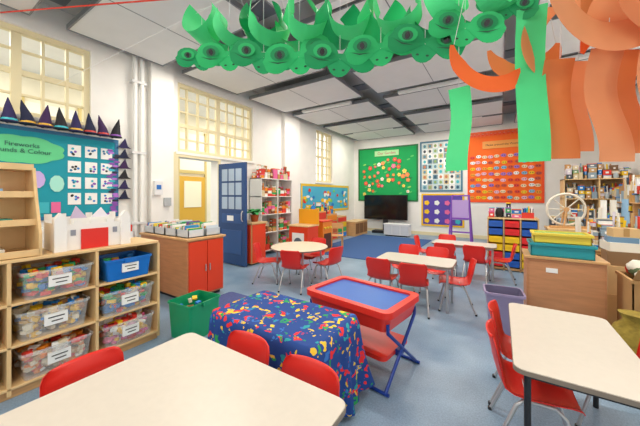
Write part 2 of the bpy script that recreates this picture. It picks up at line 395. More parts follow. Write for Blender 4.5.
# ---------- left shelf unit ----------
X0,X1=-3.45,-3.0
cols=[-.60,-.04,.49,1.02,1.55]; rows=[.09,.39,.70,1.0]
b=B('wooden_tray_shelf')
for y in cols: b.box(X0,X1,y-.012,y+.012,0.03,1.0,woodl)
for z in rows: b.box(X0,X1,cols[0],cols[-1],z-.02 if z<1 else z,z if z<1 else z+.025,woodl)
b.box(X0-.01,X0,cols[0],cols[-1],.03,1.0,wood)
b.box(X0+.03,X1-.03,cols[0],cols[-1],0.0,.07,wood)
b.done(bevel=.004)
CP=[['#e23a2a','#f5c518','#f4f4f0','#e86aa0'],['#1f7fd0','#f5c518','#2aa65a','#e23a2a'],['#f28c1e','#c8a070','#f4f4f0','#e0d0b0','#e23a2a'],['#e7dcc0','#f5c518','#b07a4a','#1f7fd0'],['#dfe5e8','#9fc3d8','#f4f4f0','#e23a2a']]
def tub(name,w,d,h,m,contents,label=True,seed=0,pal=None):
    rg=random.Random(seed); b=B(name)
    def ringp(sx,sy,z): return rrect(-w/2*sx,w/2*sx,-d/2*sy,d/2*sy,.025,z,3)
    a=ringp(.88,.88,0); t=ringp(.98,.98,h); n=len(a); fs=[(i,(i+1)%n,n+(i+1)%n,n+i) for i in range(n)]
    b.add(a+t,fs,m); b.add(a,[list(range(n))[::-1]],m)
    o=ringp(1.02,1.02,h); ol=ringp(1.02,1.02,h-.02); b.add(t+o,fs,m); b.add(o+ol,fs,m)
    pal=pal or CP[seed%len(CP)]
    for k in range(contents):
        sx=rg.uniform(.03,.07); sy=rg.uniform(.03,.06); sz=rg.uniform(.015,.04)
        z=.006+ (h*.86)*k/contents; g=.84+.08*z/h
        x=rg.uniform(-w/2*g+sx/2,w/2*g-sx/2); y=rg.uniform(-d/2*g+sy/2,d/2*g-sy/2)
        b.box(x-sx/2,x+sx/2,y-sy/2,y+sy/2,z,z+sz,C(rg.choice(pal)),rz=rg.uniform(0,3),tilt=rg.uniform(-.3,.3))
    if label:
        b.box(-.07,.07,-d/2-.004,-d/2*.93,h*.35,h*.75,wpaper)
        for q in range(2): b.box(-.05+.02*q,.05-.01*q,-d/2-.006,-d/2-.004,h*(.6-.14*q),h*(.64-.14*q),C('#333333'))
    b.box(-.05,.05,-d/2*1.02-.012,-d/2*1.02,h-.045,h,m)
    return b
sd=0
for ci in range(4):
    for ri in range(3):
        sd+=1
        yc=(cols[ci]+cols[ci+1])/2; z=rows[ri]+.002
        if ci==3 and ri==2: b=tub('blue_storage_tub',.40,.36,.2,bluep,26,True,1)
        elif ci==2 and ri==2: b=tub('clear_storage_tub',.44,.38,.21,clear,230,True,6)
        else: b=tub('clear_storage_tub',.44,.38,.22 if ri else .21,clear,220,True,sd)
        b.done(loc=(X1-.19+R.uniform(0,.03),yc+R.uniform(-.015,.015),z),rz=pi/2)
b=B('toy_castle'); 
wc=mat('castle_card','#f1efec',.7)
def cren(y0,y1,z0,z1,x,th,n,m):
    w=(y1-y0)/(2*n-1); pts=[(x,y0,z0),(x,y1,z0)]
    top=[]
    for i in range(n):
        a=y0+2*i*w; top+=[(x,a,z1+.03),(x,a+w,z1+.03)]
        if i<n-1: top+=[(x,a+w,z1),(x,a+2*w,z1)]
    b.prism(pts+top[::-1],(th,0,0),m)
cren(.76,1.30,1.026,1.25,-3.1,.012,5,wc); cren(.76,1.30,1.026,1.30,-3.38,.012,6,wc)
for yy in (.76,1.288): b.box(-3.368,-3.1,yy,yy+.012,1.026,1.26,wc)
for yy in (.75,1.23): b.box(-3.12,-3.06,yy,yy+.08,1.026,1.30,wc); b.prism([(-3.12,yy,1.30),(-3.12,yy+.08,1.30),(-3.12,yy+.04,1.35)],(.06,0,0),wc)
b.box(-3.087,-3.075,.93,1.13,1.026,1.2,red)
for yy in (.86,1.17): b.box(-3.088,-3.083,yy,yy+.035,1.15,1.2,C('#8f93a0'))
b.prism([(-3.25,.90,1.29),(-3.25,1.02,1.29),(-3.25,.94,1.4)],(.02,0,0),C('#c9b9d8')); b.prism([(-3.28,1.06,1.29),(-3.28,1.2,1.29),(-3.28,1.14,1.38)],(.02,0,0),C('#e8e2ee')); b.box(-3.25,-3.23,.90,1.2,1.026,1.29,wc)
b.done()
b=B('wooden_display_rack')
y0,y1=.02,.66
for y in (y0,y1):
    b.prism([(-3.43,y-.01,1.026),(-3.02,y-.01,1.026),(-3.02,y-.01,1.2),(-3.12,y-.01,1.45),(-3.2,y-.01,1.72),(-3.43,y-.01,1.72)],(0,.02,0),woodl)
for (x,z) in ((-3.02,1.03),(-3.1,1.26),(-3.16,1.48),(-3.2,1.70)):
    b.box(-3.43,x-.005,y0,y1,z,z+.018,woodl)
    b.box(x-.02,x,y0,y1,z,z+.05,woodl)
b.box(-3.43,-3.42,y0,y1,1.03,1.7,woodl)
for k,(x,z) in enumerate(((-3.1,1.05),(-3.16,1.28),(-3.2,1.5))):
    b.box(-3.4,x-.06,.1+.1*k,.3+.1*k,z,z+.05,C(['#2a9c8f','#e9e4d8','#8fb7d8'][k])); b.box(-3.4,x-.09,.36+.05*k,.5+.05*k,z,z+.03,C(['#e9e4d8','#2a9c8f','#e23a2a'][k]))
b.done(bevel=.003)
b=tub('green_crate',.40,.36,.38,green,30,False,3); b.done(loc=(-2.8,1.83,.0),rz=pi/2+.1)
b=B('red_door_cabinet')
b.box(-4.9,-3.62,2.25,2.85,.05,.86,woodr); b.box(-4.92,-3.58,2.23,2.87,.86,.89,wood); b.box(-4.85,-3.66,2.28,2.82,0,.05,dark)
b.box(-3.62,-3.6,2.27,2.55,.08,.84,redp); b.box(-3.62,-3.6,2.56,2.83,.08,.84,redp)
for y in (2.52,2.59): b.tube([(-3.585,y,.4),(-3.585,y,.5)],.008,steel)
b.done(bevel=.004)
BOOK=['#f4f4f0','#e23a2a','#2f8fd0','#f5d548','#2aa65a','#f4f4f0','#e8a0b8','#d8e4ec','#7a5a9c','#e9dcc0']
def booktray(name,x0,x1,y0,y1,z,n,trc,axis='X',h=.17):
    b=B(name); m=trc
    b.box(x0,x1,y0,y1,z,z+.012,m); b.box(x0,x1,y0,y0+.01,z,z+.11,m); b.box(x0,x1,y1-.01,y1,z,z+.11,m); b.box(x0,x0+.01,y0,y1,z,z+.11,m); b.box(x1-.01,x1,y0,y1,z,z+.11,m)
    for i in range(n):
        f=i/n; hh=R.uniform(.7,1)*h; c=C(R.choice(BOOK),.5)
        if axis=='X':
            x=x0+.015+f*(x1-x0-.03); w=(x1-x0-.03)/n*.85; b.box(x,x+w,y0+.02,y1-.02,z+.013,z+hh,c)
        else:
            y=y0+.015+f*(y1-y0-.03); w=(y1-y0-.03)/n*.85; b.box(x0+.02,x1-.02,y,y+w,z+.013,z+hh,c)
    return b.done()
for i in range(4): booktray('book_tray_of_books',-4.88+i*.31,-4.60+i*.31,2.3,2.55,.891,12,C('#d4dce4'),h=.17)
for i in range(4): booktray('book_tray_of_books',-4.88+i*.31,-4.60+i*.31,2.58,2.83,.891,12,C('#c6d2dc'),h=.19)
b=B('low_wooden_cabinet'); b.box(-4.75,-4.3,.2,2.0,.05,.85,woodr); b.box(-4.77,-4.28,.18,2.02,.85,.88,wood); b.box(-4.7,-4.33,.25,1.95,0,.05,dark); b.done(bevel=.004)
for i in range(4): booktray('book_tray_of_books',-4.72,-4.35,.3+i*.42,.65+i*.42,.881,14,C('#e4e9ee'),'Y',h=.24)

# ---------- displays ----------
def boardX(name,y0,y1,z0,z1,m,bm,fw=.05):
    b=B(name); b.box(LX+.001,LX+.02,y0,y1,z0,z1,m)
    for (a,c,d,e) in ((y0,y1,z1-fw,z1),(y0,y1,z0,z0+fw),(y0,y0+fw,z0+fw,z1-fw),(y1-fw,y1,z0+fw,z1-fw)): b.box(LX+.02,LX+.026,a,c,d,e,bm)
    return b
def boardY(name,x0,x1,z0,z1,m,bm,fw=.06,y=BY):
    b=B(name); b.box(x0,x1,y-.02,y-.001,z0,z1,m)
    for (a,c,d,e) in ((x0,x1,z1-fw,z1),(x0,x1,z0,z0+fw),(x0,x0+fw,z0+fw,z1-fw),(x1-fw,x1,z0+fw,z1-fw)): b.box(a,c,y-.028,y-.02,d,e,bm)
    return b
teal=mat('teal_backing','#1899ac',.8,noise=.06,scale=3)
b=boardX('fireworks_display_board',-1.3,2.08,1.15,2.4,teal,C('#2a6f9c'))
gl=C('#5fd08f')
cp=[]
for i in range(60):
    t=2*pi*i/60; r=1+.10*abs(math.sin(4*t)); cp.append((LX+.022,.98+.40*r*math.cos(t),2.10+.17*r*math.sin(t)))
b.prism(cp,(.006,0,0),gl)
e=.0
for i in range(4):
    for j in range(3):
        y=1.44+j*.2; z=1.36+i*.235
        b.box(LX+.02,LX+.028,y,y+.15,z,z+.17,wpaper)
        for k in range(5):
            e+=.00007; b.disc((LX+.029+e,y+R.uniform(.03,.12),z+R.uniform(.03,.14)),(0,1,0),(0,0,1),.018,.018,C(R.choice(['#39b7c6','#1f7fd0','#8a4fb0','#222222','#2a6f9c'])),6)
for i in range(9):
    b.box(LX+.02,LX+.028,.3+i*.12,.4+i*.12,1.25,1.40,C(R.choice(['#e7edf2','#8a4fb0','#f2d34a','#39b7c6','#e86aa0'])))
for i in range(5):
    b.disc((LX+.03,.52+i*.2,1.66+.05*(i%2)),(0,1,0),(0,0,1),.08,.12,C(['#7fe0d8','#e86aa0','#8ad0f0','#c8b0e8','#a8e8d8'][i]),10)
for i in range(30):
    e+=.00007; b.disc((LX+.029+e,1.98+R.uniform(-.03,.08),1.2+i*.035),(0,1,0),(0,0,1),.05,.02,C(R.choice(['#8a4fb0','#b070d0','#39b7c6','#222244'])),6)
ob=b.done()
text('Fireworks\nSounds & Colour',(LX+.034,.98,2.12),(pi/2,0,pi/2),.08,C('#2a6a5c'),ob,.002)
hats=[mat('hat_black','#17151f',.7),C('#2c2556',.8),C('#1b2140',.8),C('#3b1f50',.8)]
for i in range(13):
    y=.02+i*.165; b=B('paper_witch_hat'); m=hats[i%4]; z=2.42; t=R.uniform(-.04,.04)
    x=LX+.05
    b.lathe((x+.08,y,z),[(.088,0),(.083,.012)],m,14)
    b.tube([(x+.08,y,z+.01),(x+.08,y+t*.3,z+.11),(x+.08,y+t,z+.2),(x+.09,y+t*1.6,z+.30)],.05,m,10,radii=[.078,.056,.034,.004])
    b.tube([(x+.08,y,z+.015),(x+.08,y,z+.04)],.055,C(R.choice(['#8a4fb0','#39b7c6','#c8403a','#d8a838'])),10,radii=[.08,.072])
    b.box(LX+.002,LX+.05,y-.01,y+.01,z+.002,z+.01,m)
    b.done()
for i in range(6):
    b=B('paper_witch_hat'); z=2.28-i*.17; m=hats[(i+1)%4]; y=2.12
    b.prism([(LX+.035,y-.07,z),(LX+.035,y+.14,z),(LX+.035,y+.09,z+.03),(LX+.035,y+.05,z+.16),(LX+.035,y-.03,z+.03)],(.015,0,0),m); b.box(LX+.002,LX+.035,y+.0,y+.05,z,z+.03,m); b.done()
b=boardX('bird_display_board',7.1,10.4,.9,1.87,C('#4fb5d8'),C('#e8c23a'),.08)
for i in range(44): b.disc((LX+.028+i*.0001,R.uniform(7.3,10.2),R.uniform(1.05,1.72)),(0,1,0),(0,0,1),R.uniform(.05,.12),R.uniform(.04,.09),C(R.choice(['#f4f4f0','#7fcf6a','#f5c518','#e23a2a','#1f7fd0','#f4f4f0'])),8)
b.done()
b=boardY('green_garden_display_board',-5.1,-2.62,1.25,3.45,mat('green_backing','#12a558',.8,noise=.05,scale=3),C('#17703c'))
e=0
for i in range(30): e+=.0001; b.disc((R.uniform(-4.9,-2.8),BY-.028-e,R.uniform(1.5,3.2)),(1,0,.3),(-.3,0,1),.07,.03,C(R.choice(['#56c96b','#0c7e46','#8fdc6a'])),8)
for i in range(38):
    x=-4.78+(i%10)*.2+R.uniform(-.07,.07); z=1.82+(i//10)*.3+.22*math.sin(x*3)+R.uniform(-.1,.1)
    c=C(R.choice(['#e83a4a','#f06aa0','#e83a4a','#f5e070','#f4f4f0','#c02878','#f28c5e','#e83a4a'])); sz_=R.uniform(.7,1.1)
    b.box(x-.008,x+.008,BY-.03,BY-.028,z-.16,z,C('#0c6e36'))
    for k in range(5):
        e+=.0001; a=k*2*pi/5+i; b.disc((x+.05*sz_*math.cos(a),BY-.03-e,z+.05*sz_*math.sin(a)),(1,0,0),(0,0,1),.04*sz_,.04*sz_,c,8)
    e+=.0001; b.disc((x,BY-.031-e,z),(1,0,0),(0,0,1),.028,.028,C('#f5c518'),8)
ob=b.done()
b=B('title_card'); b.box(-4.35,-3.35,BY-.06,BY-.056,3.08,3.3,C('#a8e0a0')); b.done(parent=ob)
text('Our Garden',(-3.85,BY-.062,3.19),(pi/2,0,0),.15,C('#c02060'),ob)
b=B('interactive_whiteboard_screen'); b.box(-4.75,-2.98,BY-.2,BY-.12,.52,1.5,black); b.box(-4.71,-3.02,BY-.205,BY-.199,.57,1.46,mat('screen_glass','#101317',.12)); b.box(-4.2,-3.5,BY-.12,BY-.07,.8,1.2,dark); b.box(-3.95,-3.75,BY-.2,BY-.13,.1,.52,dark); b.box(-4.3,-3.4,BY-.5,BY-.1,0.0,.1,dark); b.done(bevel=.006)
b=B('white_storage_bench'); b.box(-3.6,-2.7,9.95,10.3,.05,.42,C('#e8e9ea')); b.box(-3.62,-2.68,9.93,10.32,.42,.45,C('#f3f3f3')); b.box(-3.55,-2.75,9.98,10.27,0.0,.05,dark)
for i in range(3): b.box(-3.58+i*.3,-3.31+i*.3,9.935,9.95,.08,.39,C('#d4d8dc'))
b.done()
b=boardY('picture_grid_display_board',-2.55,-1.1,1.62,3.5,C('#dfe8ea'),C('#4a7f9a'))
for i in range(7):
    for j in range(9):
        x=-2.46+i*.187; z=1.70+j*.192
        b.box(x,x+.165,BY-.027,BY-.02,z,z+.165,C(R.choice(['#ffffff','#c6dcd8','#d8c89a','#9cc3cf','#f4f4f0','#b8b0a0','#6f8f9c'])))
        b.disc((x+.08,BY-.028,z+.08),(1,0,0),(0,0,1),.05,.06,C(R.choice(['#5b8fa6','#2b5c7a','#8fae6a','#c97f5a','#39b7c6','#404a55'])),7)
b.done()
b=boardY('purple_star_display_board',-2.5,-1.05,.35,1.55,C('#5a44ac'),C('#f5c518'))
for i in range(12): b.disc((-2.3+(i%4)*.35,BY-.03,.55+(i//4)*.33),(1,0,0),(0,0,1),.1,.1,C(['#f5c518','#f4f4f0','#e86aa0','#39b7c6'][i%4]),5)
b.done()
b=boardY('orange_mask_display_board',-.95,1.15,1.25,3.55,mat('orange_backing','#ff7024',.8,noise=.04,scale=3),C('#f8501a'))
e=0
for j in range(8):
    for i in range(11):
        x=-.80+i*.18+R.uniform(-.02,.02); z=1.42+j*.195+R.uniform(-.02,.02); c=C(R.choice(['#f5c518','#f0b8c8','#e23a2a','#f4d8b0','#a070c0','#f4f4f0','#f5a030','#7fb8d8','#c8503a'])); e+=.0001
        b.disc((x,BY-.029-e,z),(1,0,0),(0,0,1),.08,.055,c,10)
        for s in (-1,1): b.disc((x+s*.03,BY-.0296-e,z),(1,0,0),(0,0,1),.014,.016,C('#402018'),6)
ob=b.done()
b=B('title_card'); b.box(-.5,.6,BY-.045,BY-.04,3.05,3.3,C('#f0a04a')); b.done(parent=ob)
text('Masks around the World',(.05,BY-.047,3.17),(pi/2,0,0),.09,C('#5a1808'),ob)
b=B('red_garland_strip'); b.box(-.98,1.18,BY-.05,BY-.001,3.56,3.64,C('#f86a30'))
for i in range(18): b.prism([(-.96+i*.12,BY-.07,3.6),(-.86+i*.12,BY-.07,3.6),(-.91+i*.12,BY-.07,3.44)],(0,.02,0),C('#f8602a'))
b.done()
b=B('purple_painting_easel'); pm=C('#8a4fc0')
for s in (-1,1): b.tube([(s*.3,-.25,0),(s*.22,0,1.5)],.025,pm); b.tube([(s*.3,.3,0),(s*.22,0.02,1.5)],.025,pm)
for z in (.4,.8,1.2,1.48): w=.3-.08*z/1.5; b.tube([(-w,-.25+.25*z/1.5,z),(w,-.25+.25*z/1.5,z)],.022,pm)
b.box(-.22,.22,-.1,-.08,.75,1.35,C('#c8a8e8')); b.done(loc=(-1.0,9.4,0))
b=B('coloured_tray_storage_unit')
x0,x1,yf,yb=-.22,.62,6.65,7.08
b.box(x0,x1,yf,yb,1.02,1.05,woodl); b.box(x0,x1,yb-.01,yb,.03,1.02,wood); b.box(x0,x1,yf,yb,0.02,.06,wood)
for i in range(4): xx=x0+i*(x1-x0-.02)/3; b.box(xx,xx+.02,yf,yb,0,1.02,woodl)
for i in range(3):
    for j in range(6):
        xx=x0+.03+i*(x1-x0-.02)/3; w=(x1-x0-.02)/3-.04; z=.09+j*.155; c=C([['#e8282c','#f8ce1e','#1f5fc0'],['#1f5fc0','#f8ce1e','#e8282c'],['#f8ce1e','#e8282c','#1f5fc0']][i][(j//2)%3])
        b.box(xx,xx+w,yf-.02,yb-.02,z,z+.12,c); b.box(xx+w/2-.04,xx+w/2+.04,yf-.035,yf-.02,z+.07,z+.1,c)
b.done()
def clutter(name,x0,x1,y0,y1,z,n,hmax,seed,pal=PAL,big=.3,bags=.18):
    rg=random.Random(seed); b=B(name); x=x0
    while x<x1-.05:
        w=min(rg.uniform(.4,1)*big,x1-x); y=y0
        while y<y1-.05:
            d=min(rg.uniform(.5,1)*big,y1-y); zz=z; kind=rg.random()
            if kind<bags:
                r=min(w,d)/2*.9; h=min(hmax*rg.uniform(.5,.9),r*2.6); sx=C(rg.choice(pal),.8)
                b.lathe((x+w/2,y+d/2,zz),[(r*.7,0),(r*.9,h*.12),(r*.97,h*.5),(r*.8,h*.8),(r*.35,h*.97)],sx,14,wob=.06,seed=seed)
            elif kind<bags+.15:
                h=hmax*.35; b.box(x+.005,x+w-.005,y+.005,y+d-.005,zz,zz+h,C(rg.choice(pal)))
                for q in range(4):
                    px=x+w*(.2+.2*q); b.tube([(px,y+d/2,zz+h),(px+rg.uniform(-.02,.02),y+d/2+rg.uniform(-.02,.02),zz+h+hmax*rg.uniform(.2,.5))],.014,C(rg.choice(pal)),7)
            else:
                for k in range(rg.randint(max(1,n-1),n)):
                    h=rg.uniform(.35,1)*hmax/n; sh=rg.uniform(.0,.03)
                    b.box(x+.005+sh,x+w-.005,y+.005,y+d-.005-sh,zz,zz+h*.85,C(rg.choice(pal))); b.box(x+sh,x+w-.002,y+.002,y+d-sh,zz+h*.85,zz+h,C(rg.choice(pal)))
                    if h>.06: b.box(x+w*.3+sh,x+w*.7,y,y+.005,zz+h*.3,zz+h*.6,wpaper)
                    zz+=h
            y+=d
        x+=w
    return b
clutter('stack_of_craft_boxes',-.2,.6,6.68,7.05,1.051,2,.3,3,big=.2).done()
b=B('low_white_cupboard'); b.box(.75,1.7,6.5,7.0,.06,.86,C('#dcdcd8')); b.box(.73,1.72,6.48,7.02,.86,.9,woodl); b.box(.8,1.65,6.55,6.95,0,.06,dark)
for i in range(3): b.box(.77+i*.31,1.06+i*.31,6.485,6.5,.09,.83,C('#e9e9e6'))
b.done(bevel=.004)
b=B('wooden_spinning_wheel'); wm=C('#e9e2d2')
b.tube([(.28*math.cos(t),0,.34+.28*math.sin(t)) for t in [2*pi*i/32 for i in range(32)]],.02,wm,8,closed=True)
for i in range(8): a=2*pi*i/8; b.tube([(0,0,.34),(.27*math.cos(a),0,.34+.27*math.sin(a))],.01,wm,6)
b.tube([(0,-.04,.34),(0,.04,.34)],.04,wood,12)
b.box(-.22,.32,-.08,.08,0.0,.04,wood); b.tube([(-.05,.06,.04),(0,.05,.34)],.015,wood); b.tube([(-.05,-.06,.04),(0,-.05,.34)],.015,wood); b.tube([(.3,0,.04),(.32,0,.4)],.015,wood)
b.done(loc=(1.0,6.66,.901),rz=.2)
clutter('pile_of_craft_supplies',.78,1.68,6.8,6.98,.901,2,.42,25,MUT,.17).done()
clutter('pile_of_craft_supplies',1.42,1.68,6.52,6.76,.901,2,.35,5,MUT,.2).done()
def shelving(name,x0,x1,y0,y1,zs,m):
    b=B(name)
    for x in (x0,x1-.025): b.box(x,x+.025,y0,y1,0,zs[-1]+.02,m)
    if x1-x0>1.2: xm=(x0+x1)/2; b.box(xm,xm+.025,y0,y1,0,zs[-1],m)
    for z in zs: b.box(x0,x1,y0,y1,z,z+.02,m)
    b.box(x0,x1,y1-.008,y1,0,zs[-1],m)
    return b.done()
sh=shelving('tall_resource_shelf',1.25,2.45,8.6,9.05,[.08,.5,.95,1.4,1.85],woodl)
for z in (.1,.52,.97,1.42,1.87): clutter('shelf_contents',1.3,2.42,8.62,9.03,z,3,.43,int(z*100),MUT,.17,.08).done(parent=sh)
def shelvY(name,x0,x1,y0,y1,zs,m,side=1):
    b=B(name)
    for y in (y0,(y0+y1)/2,y1-.025): b.box(x0,x1,y,y+.025,0,zs[-1]+.02,m)
    for z in zs: b.box(x0,x1,y0,y1,z,z+.02,m)
    if side>0: b.box(x1-.008,x1,y0,y1,0,zs[-1],m)
    else: b.box(x0,x0+.008,y0,y1,0,zs[-1],m)
    return b.done()
sh=shelvY('resource_bookcase',1.95,2.48,5.8,8.3,[.08,.5,.95,1.35],wood)
for z in (.1,.52,.97,1.37): clutter('shelf_contents',1.98,2.46,5.84,8.26,z,3,.44 if z<1.3 else .6,int(z*177),MUT,.17,.1).done(parent=sh)
b=B('low_wooden_bookcase'); b.box(1.0,1.75,4.95,5.4,0.0,.78,wood); b.box(.98,1.77,4.93,5.42,.78,.81,woodl)
for i in range(2): b.box(1.03,1.72,4.945,4.95,.08+i*.36,.38+i*.36,C('#7a5a3c'))
b.done()
clutter('pile_of_craft_supplies',1.0,1.75,4.95,5.4,.811,5,.58,31,MUT,.16,.1).done()
b=B('paper_roll_bundle')
for i in range(9): x=1.0+i*.085; b.tube([(x,5.6,.0),(x+R.uniform(-.1,.1),5.68,R.uniform(1.1,1.6))],.035,C(R.choice(['#8fb7d8','#f4f4f0','#f2c81e','#5a8fc0','#e9e4d8'])),10)
b.done()
# fabric bags hung on a rail on the right wall
b=B('hanging_bag_rail'); b.box(RX-.06,RX-.002,8.9,10.7,1.9,1.95,wood)
for i in range(8):
    y=9.0+i*.22; c=C(MUT[(i*5+3)%len(MUT)],.8)
    b.tube([(RX-.08,y,1.92),(RX-.09,y,1.8)],.008,steel,6); b.lathe((RX-.14,y,1.25),[(.03,0),(.09,.05),(.1,.25),(.07,.45),(.03,.56)],c,12,wob=.08,seed=i)
b.done()
b=B('wooden_cupboard'); b.box(.25,.9,3.9,4.35,.04,.8,woodr); b.box(.23,.92,3.88,4.37,.8,.825,wood); b.box(.3,.85,3.93,4.3,0,.04,dark); b.box(.27,.88,3.893,3.9,.07,.77,woodr)
b.box(.42,.52,3.889,3.893,.66,.71,wpaper); b.done(bevel=.004)
tm=C('#1c93a0',.4); ym=C('#e0c840',.45)
def openbox(b,x0,x1,y0,y1,z0,z1,m,t=.012):
    b.box(x0,x1,y0,y1,z0,z0+t,m); b.box(x0,x1,y0,y0+t,z0,z1,m); b.box(x0,x1,y1-t,y1,z0,z1,m); b.box(x0,x0+t,y0,y1,z0,z1,m); b.box(x1-t,x1,y0,y1,z0,z1,m)
    b.box(x0-.015,x1+.015,y0-.015,y0,z1-.03,z1,m); b.box(x0-.015,x0,y0,y1,z1-.03,z1,m); b.box(x1,x1+.015,y0,y1,z1-.03,z1,m)
b=B('teal_storage_crate'); openbox(b,.29,.82,3.92,4.28,.825,.97,tm); b.box(.29,.82,3.92,4.28,.96,.97,tm); b.done(bevel=.004)
b=B('yellow_storage_tray'); openbox(b,.32,.8,3.95,4.25,.97,1.08,ym); b.box(.34,.78,3.97,4.23,1.0,1.07,C('#8fb04c')); b.done(bevel=.004)
b=B('lilac_waste_bin'); bm=mat('lilac_plastic','#9a8fb4',.4)
sx,sy,z,sx2,sy2,z2=.13,.11,0,.17,.15,.46
a=rrect(-sx,sx,-sy,sy,.03,z,4); t=rrect(-sx2,sx2,-sy2,sy2,.04,z2,4); n=len(a); fs=[(i,(i+1)%n,n+(i+1)%n,n+i) for i in range(n)]
b.add(a+t,fs,bm,True); b.add(a,[list(range(n))[::-1]],bm); o=rrect(-sx2-.015,sx2+.015,-sy2-.015,sy2+.015,.045,z2,4); ol=[(x,y,z2-.025) for x,y,z in o]; b.add(t+o,fs,bm); b.add(o+ol,fs,bm)
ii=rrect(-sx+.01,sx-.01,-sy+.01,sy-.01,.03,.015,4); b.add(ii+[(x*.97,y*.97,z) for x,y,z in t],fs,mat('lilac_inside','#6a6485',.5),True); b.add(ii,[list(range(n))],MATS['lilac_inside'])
b.done(loc=(.03,3.66,0),rz=.1)
cb=mat('cardboard','#c49a66',.8,noise=.05,scale=5)
b=B('cardboard_box_of_clothes'); openbox(b,1.02,1.5,3.7,4.1,.0,.72,cb,.01)
b.prism([(1.02,3.70,.72),(1.5,3.70,.72),(1.5,3.57,.84),(1.02,3.57,.84)],(0,.006,0),cb)
rg=random.Random(4)
for i in range(22):
    x=rg.uniform(1.1,1.42); y=rg.uniform(3.78,4.02); z=.64+rg.uniform(0,.15); b.lathe((x,y,z-.03),[(.02,0),(.07,.03),(.08,.07),(.03,.12)],C(rg.choice(['#8a6a3a','#b0a050','#e9e4d8','#c0392b','#5a6a4a','#8fb7d8']),.8),9,wob=.12,seed=i)
b.box(1.04,1.48,3.72,4.08,.012,.6,cb); b.done()
b=B('stack_of_cardboard_boxes')
cb2=mat('cardboard_pale','#d2ae7c',.8,noise=.05,scale=5)
for (x0,x1,y0,y1,z0,z1,m,rz) in ((1.0,1.42,4.42,4.84,0,.38,cb,0),(1.02,1.4,4.44,4.82,.38,.7,cb2,.05),(1.04,1.36,4.46,4.78,.7,.86,C('#8a6a4a'),-.06),(1.04,1.34,4.48,4.76,.86,.96,C('#e9e4d8'),.1),(1.05,1.3,4.5,4.7,.96,1.02,C('#6a8fb0'),-.1),(1.08,1.3,4.52,4.68,1.02,1.12,cb2,.12)):
    b.box(x0,x1,y0,y1,z0,z1,m,rz=rz)
    if m in (cb,cb2): b.box((x0+x1)/2-.025,(x0+x1)/2+.025,y0-.002,y1+.002,z0+.01,z1+.001,C('#b08850'),rz=rz)
b.done()
sk=mat('sack_fabric','#9a8434',.9,noise=.25,scale=25,bump=.5)
b=B('mustard_fabric_sack')
b.lathe((0,0,0),[(.02,0),(.14,.01),(.17,.12),(.16,.28),(.12,.4),(.06,.46),(.09,.52)],sk,24,wob=.07,seed=1); b.done(loc=(.93,3.35,0))
sh=B('storage_trolley')
for z in (.1,.45,.8): sh.box(1.2,1.65,2.85,3.35,z,z+.02,woodl)
for x in (1.21,1.64):
    for y in (2.86,3.34): sh.tube([(x,y,0),(x,y,.98)],.012,steel)
sh=sh.done()
for z in (.12,.47,.82): clutter('shelf_contents',1.23,1.62,2.88,3.32,z,2,.28,int(z*91),MUT,.2).done(parent=sh)
# ---------- left beyond door ----------
b=B('red_storage_cabinet'); b.box(-4.95,-4.42,4.2,4.62,.03,.88,wood); b.box(-4.42,-4.4,4.22,4.6,.05,.86,redp); b.box(-4.93,-4.44,4.18,4.2,.05,.86,redp); b.box(-4.97,-4.38,4.17,4.64,.88,.91,woodl); b.box(-4.9,-4.45,4.25,4.6,0,.03,dark)
b.box(-4.7,-4.55,4.176,4.18,.55,.65,wpaper); b.done(bevel=.003)
b=B('potted_leafy_plant'); b.lathe((0,0,0),[(.07,0),(.1,.14),(.105,.15)],C('#b5532a'),14)
lf=mat('leaf_green','#2f9a4a',.5,noise=.15,scale=8)
for i in range(18):
    a=i*2.4; L_=.22+.1*(i%3)/2; P=[]
    for k in range(6):
        t=k/5; r=L_*t; z=.14+.3*t-.28*t*t*(.6+.2*(i%3)); w=.06*math.sin(pi*min(1,t*.9+.1))+.004
        c=Vector((r*math.cos(a),r*math.sin(a),z)); s=Vector((-math.sin(a),math.cos(a),0))*w; P+=[c-s,c+s]
    b.add(P,[(2*k,2*k+1,2*k+3,2*k+2) for k in range(5)],lf,True)
b.done(loc=(-4.6,4.46,.911))
sh=shelvY('tall_white_shelf',-5.28,-4.88,4.95,6.15,[.1,.55,1.0,1.45,1.9],C('#ecebe6'),-1)
for z in (.12,.57,1.02,1.47,1.92): clutter('shelf_contents',-5.25,-4.9,4.99,6.1,z,3,.42,int(z*333),['#c89858','#e23a2a','#f4f4f0','#d8c8a4','#2aa65a','#f28c1e','#e86aa0','#8a4a2a'],.18).done(parent=sh)
b=B('wooden_drawer_cabinet')
for k,(y0,y1) in enumerate(((6.95,7.6),(7.65,8.3),(8.35,9.0))):
    x0,x1=-5.15,-4.65; 
    b.box(x0,x1,y0,y1,.0,1.0-.12*k,wood)
    for j in range(4): b.box(x1,x1+.015,y0+.03,y1-.03,.05+j*(.235-.03*k),.05+j*(.235-.03*k)+.2-.03*k,C([['#e8402a','#e0522a','#f2c81e','#e8402a'],['#e8402a','#c8653a','#e8402a','#f28c1e'],['#1f7fd0','#2aa65a','#f2c81e','#e23a2a']][k][j]))
b.done(bevel=.004)
clutter('pile_of_toys',-5.12,-4.7,7.0,7.58,1.001,2,.35,8,PAL,.18).done(); clutter('pile_of_toys',-5.12,-4.7,7.68,8.28,.881,2,.35,9,PAL,.18).done()
b=B('toy_kitchen_unit'); b.box(-4.3,-3.75,5.3,5.75,.0,.75,redp); b.box(-4.32,-3.73,5.28,5.77,.75,.78,woodl); b.box(-4.2,-3.85,5.29,5.3,.15,.6,C('#f4f4f0')); b.disc((-4.02,5.285,.37),(1,0,0),(0,0,1),.12,.12,C('#5a6a7a'),20); b.box(-4.32,-3.73,5.72,5.77,.78,1.15,C('#f2a81e')); b.done(bevel=.004)
